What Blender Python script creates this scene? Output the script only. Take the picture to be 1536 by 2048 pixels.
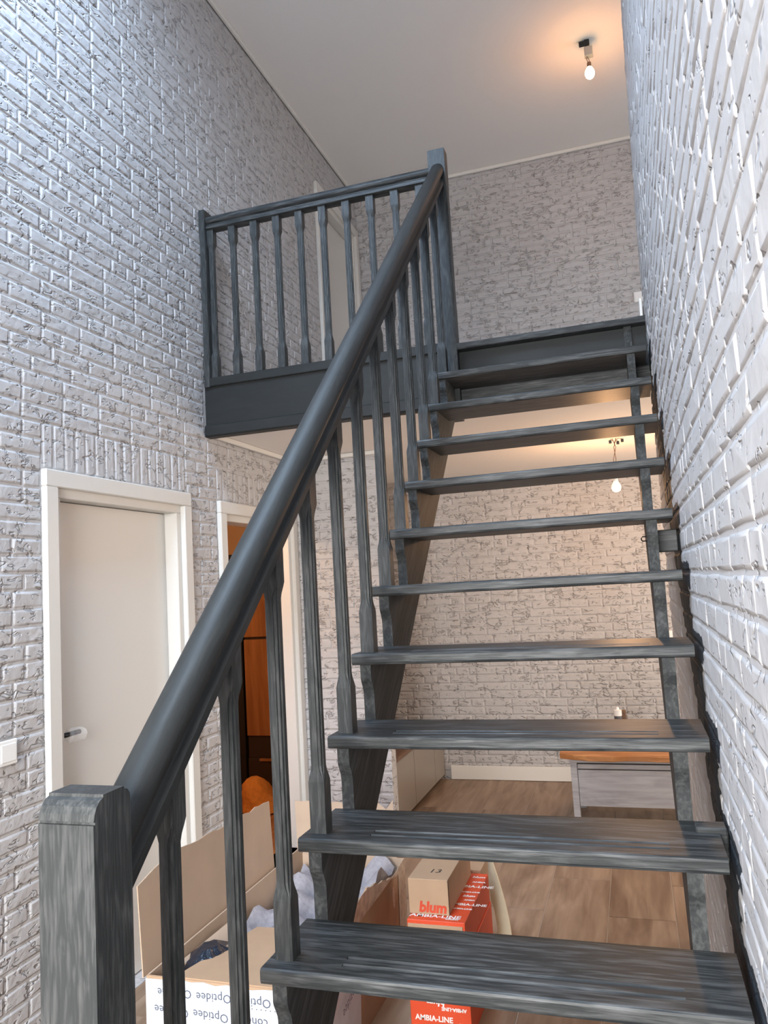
import bpy, bmesh, math, random
from mathutils import Vector, Matrix

for o in list(bpy.data.objects):
    bpy.data.objects.remove(o, do_unlink=True)
scn = bpy.context.scene
COL = scn.collection
random.seed(7)

# ------------------------------------------------------------------ camera
CAM = Vector((-0.2546, -1.2751, 0.9551)); YAW, PITCH, ROLL, FPX = 0.3051, 0.0935, -0.0568, 1542.7
_f = Vector((-math.sin(YAW)*math.cos(PITCH), math.cos(YAW)*math.cos(PITCH), math.sin(PITCH)))
_r0 = Vector((math.cos(YAW), math.sin(YAW), 0)); _u0 = _r0.cross(_f)
_r = _r0*math.cos(ROLL)+_u0*math.sin(ROLL); _u = -_r0*math.sin(ROLL)+_u0*math.cos(ROLL)
cd = bpy.data.cameras.new('camera'); cam = bpy.data.objects.new('camera', cd); COL.objects.link(cam)
cd.sensor_fit = 'HORIZONTAL'; cd.sensor_width = 36.0; cd.lens = FPX/1536*36.0; cd.clip_start = 0.02
cam.matrix_world = Matrix(((_r.x, _u.x, -_f.x, CAM.x), (_r.y, _u.y, -_f.y, CAM.y), (_r.z, _u.z, -_f.z, CAM.z), (0, 0, 0, 1)))
scn.camera = cam
def px(p):
    d = Vector(p)-CAM; z = d.dot(_f)
    if z < .05: return None
    return (768+FPX*d.dot(_r)/z, 1024-FPX*d.dot(_u)/z)

# ------------------------------------------------------------------ world, light, exposure
world = bpy.data.worlds.new('world'); scn.world = world; world.use_nodes = True
wn = world.node_tree.nodes; wl = world.node_tree.links
wn['Background'].inputs[0].default_value = (0.60, 0.74, 1.0, 1); wn['Background'].inputs[1].default_value = 1.0
def area(name, loc, rot, sx, sy, power, col, spread=180):
    l = bpy.data.lights.new(name, 'AREA'); l.shape = 'RECTANGLE'; l.size = sx; l.size_y = sy
    l.energy = power; l.color = col; l.spread = math.radians(spread)
    o = bpy.data.objects.new(name, l); COL.objects.link(o); o.location = loc; o.rotation_euler = rot
    return o
# daylight entering by the roof window above the stair foot and by the tall facade window behind the viewer
area('roof_window_daylight', (-1.7, 0.05, 4.72), (0, math.radians(28), 0), 0.9, 1.2, 175, (0.56, 0.75, 1.0))
area('facade_window_daylight', (-.95, -3.05, 1.05), (math.radians(68), 0, 0), 1.5, 2.1, 142, (1.0, 0.975, .945), 125)
# daylight of the side window in the living area right of the stair wall
area('living_window_daylight', (2.1, 3.9, 0.7), (0, math.radians(90), 0), 1.6, 1.6, 50, (1.0, 0.88, 0.74))
area('landing_fill_light', (2.1, 3.7, 2.95), (0, math.radians(90), 0), .9, 1.3, 18, (0.85, 0.93, 1.0))  # added fill from an unseen opening, brightens the end wall above the landing
scn.view_settings.view_transform = 'Standard'; scn.view_settings.look = 'None'
scn.view_settings.exposure = 0.27; scn.view_settings.gamma = 1.0
scn.view_settings.use_curve_mapping = False

# ------------------------------------------------------------------ materials
def nodes(name):
    m = bpy.data.materials.new(name); m.use_nodes = True
    return m, m.node_tree.nodes, m.node_tree.links, m.node_tree.nodes['Principled BSDF']
def setp(b, **k):
    for n, v in k.items(): b.inputs[n].default_value = v
def plain(name, col, rough=.6, metal=0, noise=0, nscale=30, spec=.5, bump=0):
    m, N, L, b = nodes(name)
    setp(b, Roughness=rough, Metallic=metal); b.inputs['Specular IOR Level'].default_value = spec
    b.inputs['Base Color'].default_value = (*col, 1)
    if noise or bump:
        g = N.new('ShaderNodeNewGeometry'); n = N.new('ShaderNodeTexNoise'); n.inputs['Scale'].default_value = nscale; n.inputs['Detail'].default_value = 4
        L.new(g.outputs['Position'], n.inputs['Vector'])
        if noise:
            r = N.new('ShaderNodeValToRGB'); r.color_ramp.elements[0].position = .3; r.color_ramp.elements[1].position = .7
            r.color_ramp.elements[0].color = (*[c*(1-noise) for c in col], 1); r.color_ramp.elements[1].color = (*[min(1, c*(1+noise)) for c in col], 1)
            L.new(n.outputs['Fac'], r.inputs[0]); L.new(r.outputs[0], b.inputs['Base Color'])
        if bump:
            bp = N.new('ShaderNodeBump'); bp.inputs['Distance'].default_value = bump; bp.inputs['Strength'].default_value = 1
            L.new(n.outputs['Fac'], bp.inputs['Height']); L.new(bp.outputs[0], b.inputs['Normal'])
    return m
def grain(name, axis, dark, light, rough=.46, fine=120, along=5.0, bump=.0012, slope=0, lo=.46, hi=.66, spec=.32, per_object=False):
    """wood grain running along one axis; lighter pores in the open grain"""
    m, N, L, b = nodes(name); setp(b, Roughness=rough); b.inputs['Specular IOR Level'].default_value = spec
    g = N.new('ShaderNodeNewGeometry'); v = g.outputs['Position']
    if per_object:
        oi = N.new('ShaderNodeObjectInfo'); mu = N.new('ShaderNodeVectorMath'); mu.operation = 'SCALE'
        co = N.new('ShaderNodeCombineXYZ'); L.new(oi.outputs['Random'], co.inputs[0]); L.new(oi.outputs['Random'], co.inputs[1])
        L.new(co.outputs[0], mu.inputs[0]); mu.inputs['Scale'].default_value = 40
        ad = N.new('ShaderNodeVectorMath'); L.new(v, ad.inputs[0]); L.new(mu.outputs[0], ad.inputs[1]); v = ad.outputs[0]
    if slope:
        r = N.new('ShaderNodeMapping'); r.inputs['Rotation'].default_value = (-slope, 0, 0); L.new(v, r.inputs[0]); v = r.outputs[0]
    s = [fine]*3; s['XYZ'.index(axis)] = along
    mp = N.new('ShaderNodeMapping'); mp.inputs['Scale'].default_value = s; L.new(v, mp.inputs[0])
    n = N.new('ShaderNodeTexNoise'); n.inputs['Scale'].default_value = 1; n.inputs['Detail'].default_value = 5; n.inputs['Distortion'].default_value = .5
    L.new(mp.outputs[0], n.inputs['Vector'])
    s2 = [fine*.22]*3; s2['XYZ'.index(axis)] = along*.6
    mp2 = N.new('ShaderNodeMapping'); mp2.inputs['Scale'].default_value = s2; L.new(v, mp2.inputs[0])
    w = N.new('ShaderNodeTexNoise'); w.inputs['Scale'].default_value = 1; w.inputs['Detail'].default_value = 3; w.inputs['Distortion'].default_value = 1.5
    L.new(mp2.outputs[0], w.inputs['Vector'])
    mx = N.new('ShaderNodeMath'); mx.operation = 'MULTIPLY_ADD'; mx.inputs[1].default_value = .5
    L.new(n.outputs['Fac'], mx.inputs[0])
    h2 = N.new('ShaderNodeMath'); h2.operation = 'MULTIPLY'; h2.inputs[1].default_value = .5; L.new(w.outputs['Fac'], h2.inputs[0]); L.new(h2.outputs[0], mx.inputs[2])
    r = N.new('ShaderNodeValToRGB'); r.color_ramp.elements[0].position = lo; r.color_ramp.elements[1].position = hi
    r.color_ramp.elements[0].color = (*dark, 1); r.color_ramp.elements[1].color = (*light, 1)
    L.new(mx.outputs[0], r.inputs[0]); L.new(r.outputs[0], b.inputs['Base Color'])
    bp = N.new('ShaderNodeBump'); bp.inputs['Distance'].default_value = bump; bp.inputs['Strength'].default_value = .7
    L.new(n.outputs['Fac'], bp.inputs['Height']); L.new(bp.outputs[0], b.inputs['Normal'])
    return m
def brick_paint(name, col, dist=.0085, cuts=(.54, .57), overspray=False):
    """matt wall paint over hand-moulded brick: fold creases, pits and fine sand as relief, crease shade also in the colour"""
    m, N, L, b = nodes(name); setp(b, Roughness=.75); b.inputs['Specular IOR Level'].default_value = .2
    b.inputs['Base Color'].default_value = (*col, 1)
    g = N.new('ShaderNodeNewGeometry')
    def noise(scale, det, dist, off=0, st=1):
        mp = N.new('ShaderNodeMapping'); mp.inputs['Location'].default_value = (off, off*1.7, off*.6); mp.inputs['Scale'].default_value = (1, 1, st); L.new(g.outputs['Position'], mp.inputs[0])
        n = N.new('ShaderNodeTexNoise'); n.inputs['Scale'].default_value = scale; n.inputs['Detail'].default_value = det; n.inputs['Distortion'].default_value = dist
        L.new(mp.outputs[0], n.inputs['Vector']); return n.outputs['Fac']
    def math_(op, a, bb=None, c=None):
        n = N.new('ShaderNodeMath'); n.operation = op
        for i, q in enumerate((a, bb, c)):
            if q is None: continue
            if isinstance(q, (int, float)): n.inputs[i].default_value = q
            else: L.new(q, n.inputs[i])
        return n.outputs[0]
    def crease(scale, width, off, mscale, cut):
        n = noise(scale, 1.5, .9, off, 2.1)
        r = math_('ABSOLUTE', math_('SUBTRACT', n, .5))
        mr = N.new('ShaderNodeMapRange'); mr.interpolation_type = 'SMOOTHSTEP'; mr.inputs['From Min'].default_value = 0; mr.inputs['From Max'].default_value = width
        mr.inputs['To Min'].default_value = 1; mr.inputs['To Max'].default_value = 0; L.new(r, mr.inputs['Value'])
        mk = noise(mscale, 1, 0, off+5, 1.5)
        mm = N.new('ShaderNodeMapRange'); mm.interpolation_type = 'SMOOTHSTEP'; mm.inputs['From Min'].default_value = cut; mm.inputs['From Max'].default_value = cut+.07; L.new(mk, mm.inputs['Value'])
        return math_('MULTIPLY', mr.outputs[0], mm.outputs[0])
    c1 = crease(13, .065, 0, 17, cuts[0]); c2 = crease(20, .06, 9, 20, cuts[1])
    cr = math_('MAXIMUM', c1, c2)
    h = math_('MULTIPLY', cr, -1.0)
    h = math_('MULTIPLY_ADD', noise(24, 2, .4, 3), .75, h)
    h = math_('MULTIPLY_ADD', noise(160, 2, 0, 2), .08, h)
    core = N.new('ShaderNodeMapRange'); core.inputs['From Min'].default_value = .88; core.inputs['From Max'].default_value = 1.0; L.new(cr, core.inputs['Value'])
    mixc = N.new('ShaderNodeMix'); mixc.data_type = 'RGBA'; mixc.inputs[6].default_value = (*col, 1); mixc.inputs[7].default_value = (.24, .22, .21, 1)   # crease shade put into the colour of the deepest folds
    L.new(core.outputs[0], mixc.inputs[0]); out = mixc.outputs[2]
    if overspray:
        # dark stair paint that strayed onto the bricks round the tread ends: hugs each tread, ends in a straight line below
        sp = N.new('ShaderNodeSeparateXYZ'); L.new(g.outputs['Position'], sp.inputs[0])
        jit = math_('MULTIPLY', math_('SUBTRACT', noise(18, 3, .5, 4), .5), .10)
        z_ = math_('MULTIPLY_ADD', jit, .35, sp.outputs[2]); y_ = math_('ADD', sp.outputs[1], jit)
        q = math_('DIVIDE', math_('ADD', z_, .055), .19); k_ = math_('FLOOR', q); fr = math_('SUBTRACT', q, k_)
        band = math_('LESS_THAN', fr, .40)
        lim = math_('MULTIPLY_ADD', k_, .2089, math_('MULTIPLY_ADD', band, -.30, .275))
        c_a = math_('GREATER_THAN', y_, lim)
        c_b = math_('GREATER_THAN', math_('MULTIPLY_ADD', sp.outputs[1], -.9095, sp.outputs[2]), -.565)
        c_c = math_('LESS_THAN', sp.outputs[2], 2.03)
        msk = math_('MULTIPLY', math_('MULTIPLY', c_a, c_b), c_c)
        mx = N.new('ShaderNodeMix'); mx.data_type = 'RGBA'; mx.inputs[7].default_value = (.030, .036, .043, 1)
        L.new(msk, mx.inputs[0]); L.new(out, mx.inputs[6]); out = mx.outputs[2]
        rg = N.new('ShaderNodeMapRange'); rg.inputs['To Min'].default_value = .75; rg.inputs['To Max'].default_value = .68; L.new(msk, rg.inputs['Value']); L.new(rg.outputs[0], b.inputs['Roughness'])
    L.new(out, b.inputs['Base Color'])
    bp = N.new('ShaderNodeBump'); bp.inputs['Distance'].default_value = dist; bp.inputs['Strength'].default_value = .8
    L.new(h, bp.inputs['Height']); L.new(bp.outputs[0], b.inputs['Normal'])
    return m
def emit(name, col, s):
    m, N, L, b = nodes(name); setp(b, Roughness=.3); b.inputs['Base Color'].default_value = (*col, 1)
    b.inputs['Emission Color'].default_value = (*col, 1); b.inputs['Emission Strength'].default_value = s
    return m
def glass(name, col, rough=.02, trans=1.0):
    m, N, L, b = nodes(name); setp(b, Roughness=rough, IOR=1.45); b.inputs['Base Color'].default_value = (*col, 1)
    b.inputs['Transmission Weight'].default_value = trans
    return m
SL = math.atan2(.19, .2089)
DK, LT = (.021, .0238, .025), (.098, .100, .100)
M = dict(
    oakX=grain('anthracite_oak_lengthwise', 'X', DK, (.088, .091, .092), fine=170, along=9), oakZ=grain('anthracite_oak_upright', 'Z', (.027, .030, .031), (.070, .073, .073), fine=210, along=16),
    oakS=grain('anthracite_oak_sloping', 'Y', (.036, .039, .040), (.085, .088, .088), slope=SL, spec=.15, rough=.6), oakR=grain('anthracite_handrail', 'Y', (.018, .0198, .020), (.028, .0305, .0305), rough=.55, fine=110, slope=SL, bump=.0006, spec=.35),
    fascia=grain('anthracite_fascia', 'X', (.014, .0158, .0162), (.019, .021, .0215), rough=.5, fine=40, bump=.0003),
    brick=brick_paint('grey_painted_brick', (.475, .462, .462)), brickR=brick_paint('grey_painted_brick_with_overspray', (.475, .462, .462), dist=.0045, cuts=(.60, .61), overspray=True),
    white=plain('white_lacquer', (.64, .62, .58), .35), trim=plain('white_trim', (.72, .70, .66), .45),
    ceil=plain('ceiling_paint', (.80, .775, .75), .8, noise=.015, nscale=200, bump=.0004),
    plaster=plain('plaster', (.62, .60, .58), .8), landing=plain('landing_floor', (.35, .27, .2), .5),
    tile=grain('oak_look_tile', 'Y', (.17, .105, .066), (.35, .25, .175), rough=.42, fine=24, along=2.2, bump=.0005, lo=.36, hi=.66, per_object=True),
    grout=plain('floor_grout', (.38, .31, .25), .8),
    kraft=plain('kraft_cardboard', (.42, .28, .175), .75, noise=.06, nscale=9), kraft_in=plain('kraft_inside', (.46, .34, .25), .8, noise=.05, nscale=7),
    corr=plain('torn_corrugated_edge', (.62, .53, .43), .9, noise=.25, nscale=160),
    tape=plain('white_packing_tape', (.60, .63, .68), .25, noise=.05, nscale=14, bump=.002),
    clear=plain('clear_packing_tape', (.55, .45, .36), .15, noise=.25, nscale=30, bump=.002),
    ink=plain('blue_grey_print', (.09, .11, .16), .6), red=plain('red_printed_carton', (.66, .07, .02), .45, noise=.04, nscale=12),
    redink=plain('red_print', (.55, .06, .02), .6), whiteink=plain('white_print', (.85, .8, .76), .6), blackink=plain('black_marker', (.01, .01, .012), .6),
    blanket=plain('grey_blanket', (.33, .31, .33), .95, noise=.12, nscale=60, bump=.004), bag=plain('dark_plastic_bag', (.012, .018, .03), .25, bump=.01, nscale=25),
    cream=plain('cream_board', (.74, .64, .45), .5), black=plain('black_plastic', (.008, .008, .009), .4), dark=plain('dark_shadow_gap', (.012, .011, .011), .7),
    greige=plain('greige_cabinet_lacquer', (.27, .235, .20), .35), walnut=grain('walnut_top', 'Y', (.12, .06, .03), (.24, .13, .07), rough=.4),
    greyoak=grain('grey_washed_oak', 'X', (.25, .24, .245), (.43, .42, .43), rough=.55, fine=55, along=3, lo=.3, hi=.6),
    slab=grain('live_edge_slab', 'X', (.36, .15, .05), (.60, .30, .12), rough=.5, fine=45, along=3),
    orangewood=grain('warm_oak_cabinet', 'Z', (.20, .075, .024), (.42, .19, .07), rough=.45, fine=22, along=1.6, lo=.3, hi=.65),
    brownblack=plain('dark_brown_drawer', (.028, .016, .011), .5), cloth=plain('orange_cloth', (.72, .30, .06), .9, noise=.1, nscale=40, bump=.006),
    roomwall=plain('side_room_wall', (.60, .42, .27), .8), roomfloor=grain('side_room_floor', 'Y', (.32, .13, .04), (.5, .24, .09), fine=30),
    plastic=plain('white_plastic', (.82, .82, .80), .3), handle=plain('black_metal_handle', (.02, .02, .022), .3, metal=.6),
    film=None, wire=plain('copper_brown_wire', (.16, .08, .045), .5), ceramic=plain('connector_block', (.45, .40, .34), .4),
    tube=plain('grey_cartridge', (.10, .10, .11), .25), copper=plain('worn_edge', (.42, .17, .06), .45),
    bulb_on=emit('lit_bulb_glass', (1.0, .70, .34), 30), bulb_low=emit('pale_bulb_glass', (1.0, .86, .68), .6),
)
m_, N_, L_, b_ = nodes('clear_film'); setp(b_, Roughness=.2, Alpha=.16); b_.inputs['Base Color'].default_value = (.9, .88, .87, 1); M['film'] = m_
M['pane'] = glass('window_pane', (.97, .98, 1.0))

# ------------------------------------------------------------------ mesh helpers
def wloc(o):
    v = Vector((0, 0, 0))
    while o is not None: v += o.location; o = o.parent
    return v
class MB:
    def __init__(s): s.v = []; s.f = []
    def add(s, vs, fs):
        n = len(s.v); s.v += [tuple(q) for q in vs]; s.f += [tuple(i+n for i in q) for q in fs]; return s
    def box(s, x0, x1, y0, y1, z0, z1):
        return s.add([(x0, y0, z0), (x1, y0, z0), (x1, y1, z0), (x0, y1, z0), (x0, y0, z1), (x1, y0, z1), (x1, y1, z1), (x0, y1, z1)],
                     [(0, 3, 2, 1), (4, 5, 6, 7), (0, 1, 5, 4), (1, 2, 6, 5), (2, 3, 7, 6), (3, 0, 4, 7)])
    def hexa(s, b, t):       # bottom quad, top quad
        return s.add(list(b)+list(t), [(3, 2, 1, 0), (4, 5, 6, 7), (0, 1, 5, 4), (1, 2, 6, 5), (2, 3, 7, 6), (3, 0, 4, 7)])
    def ext(s, prof, axis, lo, hi):      # closed 2-D profile swept along an axis
        n = len(prof)
        def P(a, b, c): return (c, a, b) if axis == 'X' else ((a, c, b) if axis == 'Y' else (a, b, c))
        vs = [P(a, b, lo) for a, b in prof]+[P(a, b, hi) for a, b in prof]
        return s.add(vs, [tuple(range(n))[::-1], tuple(range(n, 2*n))]+[(i, (i+1) % n, n+(i+1) % n, n+i) for i in range(n)])
    def loft(s, secs):
        n = len(secs[0]); vs = [p for q in secs for p in q]; fs = []
        for k in range(len(secs)-1):
            for i in range(n): fs.append((k*n+i, k*n+(i+1) % n, (k+1)*n+(i+1) % n, (k+1)*n+i))
        fs.append(tuple(range(n))[::-1]); fs.append(tuple(range((len(secs)-1)*n, len(secs)*n)))
        return s.add(vs, fs)
    def tube(s, path, r, n=8):
        path = [Vector(p) for p in path]; secs = []
        for i, p in enumerate(path):
            t = (path[min(i+1, len(path)-1)]-path[max(i-1, 0)]).normalized()
            a = t.cross(Vector((0, 0, 1)) if abs(t.z) < .9 else Vector((1, 0, 0))).normalized(); b = t.cross(a)
            rr = r[i] if isinstance(r, (list, tuple)) else r
            secs.append([p+a*rr*math.cos(2*math.pi*k/n)+b*rr*math.sin(2*math.pi*k/n) for k in range(n)])
        return s.loft(secs)
    def lathe(s, c, prof, n=20):
        return s.loft([[(c[0]+r*math.cos(2*math.pi*k/n), c[1]+r*math.sin(2*math.pi*k/n), c[2]+z) for k in range(n)] for r, z in prof])
    def build(s, name, mat, parent=None, bevel=0, seg=1, smooth=False, origin=None):
        o0 = wloc(parent) if parent else Vector(origin or (0, 0, 0))
        me = bpy.data.meshes.new(name); me.from_pydata([tuple(Vector(q)-o0) for q in s.v], [], s.f)
        bm = bmesh.new(); bm.from_mesh(me); bmesh.ops.recalc_face_normals(bm, faces=bm.faces)
        if bevel:
            es = [e for e in bm.edges if len(e.link_faces) == 2 and e.calc_face_angle() > .6]
            bmesh.ops.bevel(bm, geom=es, offset=bevel, segments=seg, affect='EDGES', profile=.5, clamp_overlap=True)
        bm.to_mesh(me); bm.free()
        if smooth:
            for p in me.polygons: p.use_smooth = True
            me.set_sharp_from_angle(angle=math.radians(38))
        me.materials.append(M[mat] if isinstance(mat, str) else mat)
        o = bpy.data.objects.new(name, me); COL.objects.link(o)
        if parent: o.parent = parent
        else: o.location = o0
        return o
def empty(name, loc, label=None, cat=None, group=None, kind=None):
    o = bpy.data.objects.new(name, None); COL.objects.link(o); o.location = loc; o.empty_display_size = .05
    return tag(o, label, cat, group, kind)
def tag(o, label=None, cat=None, group=None, kind=None):
    if label: o['label'] = label
    if cat: o['category'] = cat
    if group: o['group'] = group
    if kind: o['kind'] = kind
    return o
def text(s, name, mat, parent, origin, right, up, size, align='LEFT', bold=0.0, shear=0.0):
    """flat print: letters as a thin mesh lying on a surface"""
    cu = bpy.data.curves.new('letters', 'FONT'); cu.body = s; cu.size = size; cu.align_x = align; cu.offset = bold; cu.shear = shear; cu.resolution_u = 2
    t = bpy.data.objects.new('letters', cu); COL.objects.link(t)
    bpy.context.view_layer.update()
    me = bpy.data.meshes.new_from_object(t.evaluated_get(bpy.context.evaluated_depsgraph_get()))
    bpy.data.objects.remove(t, do_unlink=True)
    R, U = Vector(right).normalized(), Vector(up).normalized(); o0 = wloc(parent)
    for v in me.vertices: v.co = Vector(origin)+R*v.co.x+U*v.co.y-o0
    me.materials.clear(); me.materials.append(M[mat]); me.name = name
    o = bpy.data.objects.new(name, me); COL.objects.link(o); o.parent = parent
    return o

FL, LAND, CLO, CUP = -.645, 2.09, 1.813, 4.42       # floor, landing, lower ceiling, upper ceiling
XL, XR, YB, YP = -2.345, -.10, 5.0, 3.38            # left wall, right wall, back wall, partition

# ------------------------------------------------------------------ brick walls
CO = .0635; J = .010
def brick_geo(L_, H_, rnd):
    b = .007
    us = [0, 0, b, L_*.5+rnd.uniform(-.02, .02)*min(1, L_*5), L_-b, L_, L_]; vs = [0, 0, b, H_-b, H_, H_]
    nu, nv = len(us), len(vs); V = []; tu, tv = rnd.uniform(-.0014, .0014), rnd.uniform(-.001, .001)
    for j in range(nv):
        for i in range(nu):
            ring = min(i, j, nu-1-i, nv-1-j)
            w = (-.010, .0010, .0034)[min(ring, 2)]
            ju = jv = 0
            if ring == 1: ju, jv = rnd.uniform(-.002, .002), rnd.uniform(-.0018, .0018); w += rnd.uniform(-.0008, .0008)
            if ring >= 2: ju, jv = rnd.uniform(-.003, .003), rnd.uniform(-.002, .002); w += rnd.uniform(-.0012, .0012)+tu*(us[i]/L_-.5)*2+tv*(vs[j]/H_-.5)*2
            V.append((us[i]-L_/2+ju, vs[j]-H_/2+jv, w))
    F = []
    for j in range(nv-1):
        for i in range(nu-1):
            if i in (0, nu-2) and j in (0, nv-2): continue
            F.append((j*nu+i, j*nu+i+1, (j+1)*nu+i+1, (j+1)*nu+i))
    return V, F
BRICK_SMOOTH = [not (2 <= i <= 3 and j == 2) for j in range(5) for i in range(6) if not (i in (0, 5) and j in (0, 4))]   # arrises soft, faces flat
def brick_field(wall, P, u0, u1, v0, v1, holes, soldiers, seed, vis=True, mat='brick'):
    """P maps (u, v, out) to the world. The 300 bricks that show largest become parts, the others one part."""
    rnd = random.Random(seed); spots = []
    zones = holes+[(a, b, c, d) for a, b, c, d in soldiers]
    k = 0; v = v0
    while v+CO <= v1+.02:
        segs = [(u0, u1)]
        for a, b, c, d in zones:
            if v+CO-J/2 > c+.004 and v+J/2 < d-.004:
                new = []
                for p, q in segs:
                    if b <= p or a >= q: new.append((p, q)); continue
                    if a-p > .02: new.append((p, a))
                    if q-b > .02: new.append((b, q))
                segs = new
        for p, q in segs:
            u = p-rnd.choice((0, .055, .11, .16)) if p == u0 else p
            first = True
            while u < q-.01:
                L_ = .218 if rnd.random() < .68 else .109
                if first and p != u0 and k % 2: L_ = .109
                first = False
                e = min(u+L_, q)
                if q-e < .05: e = q
                s = max(u, p)
                if e-s > .025: spots.append(((s+e)/2, v+CO/2, e-s-J, CO-J))
                u = e
        v += CO; k += 1
    for a, b, c, d in soldiers:
        n = round((b-a)/.0625)
        for i in range(n): spots.append((a+(i+.5)*(b-a)/n, (c+d)/2, (b-a)/n-J, d-c-J))
    # rank by size in view
    rank = []
    for i, (cu, cv, l, h) in enumerate(spots):
        q = [px(P(cu+a*l/2, cv+b*h/2, .006)) for a, b in ((-1, -1), (1, -1), (1, 1), (-1, 1))]
        if None in q: continue
        mx, my = sum(p[0] for p in q)/4, sum(p[1] for p in q)/4
        if not (-10 < mx < 1546 and -10 < my < 2058): continue
        A = abs(sum(q[j][0]*q[(j+1) % 4][1]-q[(j+1) % 4][0]*q[j][1] for j in range(4)))/2
        rank.append((A, i))
    own = set(i for A, i in sorted(rank, reverse=True)[:300]) if vis else set()
    share = {}; rest = MB()
    o0 = Vector(P(0, 0, 0)); ax = [Vector(P(1, 0, 0))-o0, Vector(P(0, 1, 0))-o0, Vector(P(0, 0, 1))-o0]
    for i, (cu, cv, l, h) in enumerate(spots):
        c = Vector(P(cu, cv, 0))
        if i in own:
            key = (round(l, 2), round(h, 2), rnd.randrange(5))
            if key not in share:
                V, F = brick_geo(key[0] if abs(key[0]-l) < .006 else l, h, rnd)
                me = bpy.data.meshes.new('brick'); me.from_pydata([ax[0]*a+ax[1]*b+ax[2]*w for a, b, w in V], [], F)
                bm = bmesh.new(); bm.from_mesh(me); bmesh.ops.recalc_face_normals(bm, faces=bm.faces)
                # open shell: make the faces look out of the wall
                if sum((f.normal.dot(ax[2])*f.calc_area() for f in bm.faces)) < 0: bmesh.ops.reverse_faces(bm, faces=bm.faces)
                bm.to_mesh(me); bm.free(); me.materials.append(M[mat]); me.polygons.foreach_set('use_smooth', BRICK_SMOOTH); share[key] = me
            o = bpy.data.objects.new('brick', share[key]); COL.objects.link(o); o.parent = wall; o.location = c-wloc(wall)
        else:
            V, F = brick_geo(l, h, rnd)
            rest.add([c+ax[0]*a+ax[1]*b+ax[2]*w for a, b, w in V], F)
    if rest.v:
        r = rest.build('brickwork', mat, wall); r['kind'] = 'stuff'; r.data.polygons.foreach_set('use_smooth', BRICK_SMOOTH*(len(r.data.polygons)//len(BRICK_SMOOTH)))
def slab_with_holes(m, P, u0, u1, v0, v1, holes, th):
    """backing slab from rectangles around openings"""
    us = sorted({u0, u1, *[h[0] for h in holes], *[h[1] for h in holes]}); vs = sorted({v0, v1, *[h[2] for h in holes], *[h[3] for h in holes]})
    us = [u for u in us if u0 <= u <= u1]; vs = [v for v in vs if v0 <= v <= v1]
    for a, b in zip(us, us[1:]):
        run = None
        for c, d in list(zip(vs, vs[1:]))+[(None, None)]:
            hit = c is None or any(h[0] < (a+b)/2 < h[1] and h[2] < (c+d)/2 < h[3] for h in holes)
            if not hit: run = (run[0], d) if run else (c, d)
            if hit and run:
                p, q = P(a, run[0], 0), P(b, run[1], -th)
                m.box(min(p[0], q[0]), max(p[0], q[0]), min(p[1], q[1]), max(p[1], q[1]), min(p[2], q[2]), max(p[2], q[2])); run = None

D1 = (1.083, 2.092, FL, 1.463); D2 = (2.379, 3.372, FL, 1.452); D3 = (4.026, 4.985, LAND, 4.082)   # casing outlines on the left wall
def inner(d, m=.06): return (d[0]+m, d[1]-m, d[2], d[3]-m)
PL = lambda u, v, w: (XL+w, u, v)
m = MB(); slab_with_holes(m, PL, -3.2, YB+.2, FL-.05, CUP+.2, [inner(D1), inner(D2), inner(D3)], .13)
wall_left = tag(m.build('wall_left', 'brick'), 'grey painted rough brick wall with two white-framed doorways below', kind='structure')
brick_field(wall_left, PL, -.7, YB-.01, FL, CUP, [D1, D2, D3, (2.28, 5.2, CLO-.005, LAND+.005)], [(1.09, 2.078, 1.466, 1.645), (2.385, 3.36, 1.456, 1.63)], 3)
PB = lambda u, v, w: (u, YB-w, v)
m = MB(); m.box(XL-.13, 2.3, YB, YB+.2, FL-.05, CUP+.2)
wall_back = tag(m.build('wall_back', 'brick'), 'grey painted brick end wall seen through the stair and above the landing', kind='structure')
brick_field(wall_back, PB, XL, .9, FL, CUP, [(-2.4, 1, CLO-.005, LAND+.005)], [], 11)
PP = lambda u, v, w: (u, YP-w, v)
m = MB(); m.box(XL, -1.765, YP, YP+.10, FL-.02, CLO+.01)
wall_part = tag(m.build('wall_partition', 'brick'), 'short grey brick wall stub beside the open doorway', kind='structure')
brick_field(wall_part, PP, XL+.01, -1.757, FL, CLO, [], [], 17)
LEAN = lambda z: .0185*max(0, z-2.45)
PR = lambda u, v, w: (XR-w+LEAN(v), u, v)
m = MB(); 
for a, b in ((FL-.05, 2.45), (2.45, CUP+.2)):
    m.hexa([(XR+LEAN(a), -3.2, a), (XR+.16, -3.2, a), (XR+.16, 2.44, a), (XR+LEAN(a), 2.44, a)], [(XR+LEAN(b), -3.2, b), (XR+.16, -3.2, b), (XR+.16, 2.44, b), (XR+LEAN(b), 2.44, b)])
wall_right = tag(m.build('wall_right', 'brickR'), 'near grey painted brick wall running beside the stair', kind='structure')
brick_field(wall_right, PR, -.75, 2.452, FL, CUP, [], [], 23, mat='brickR')

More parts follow.
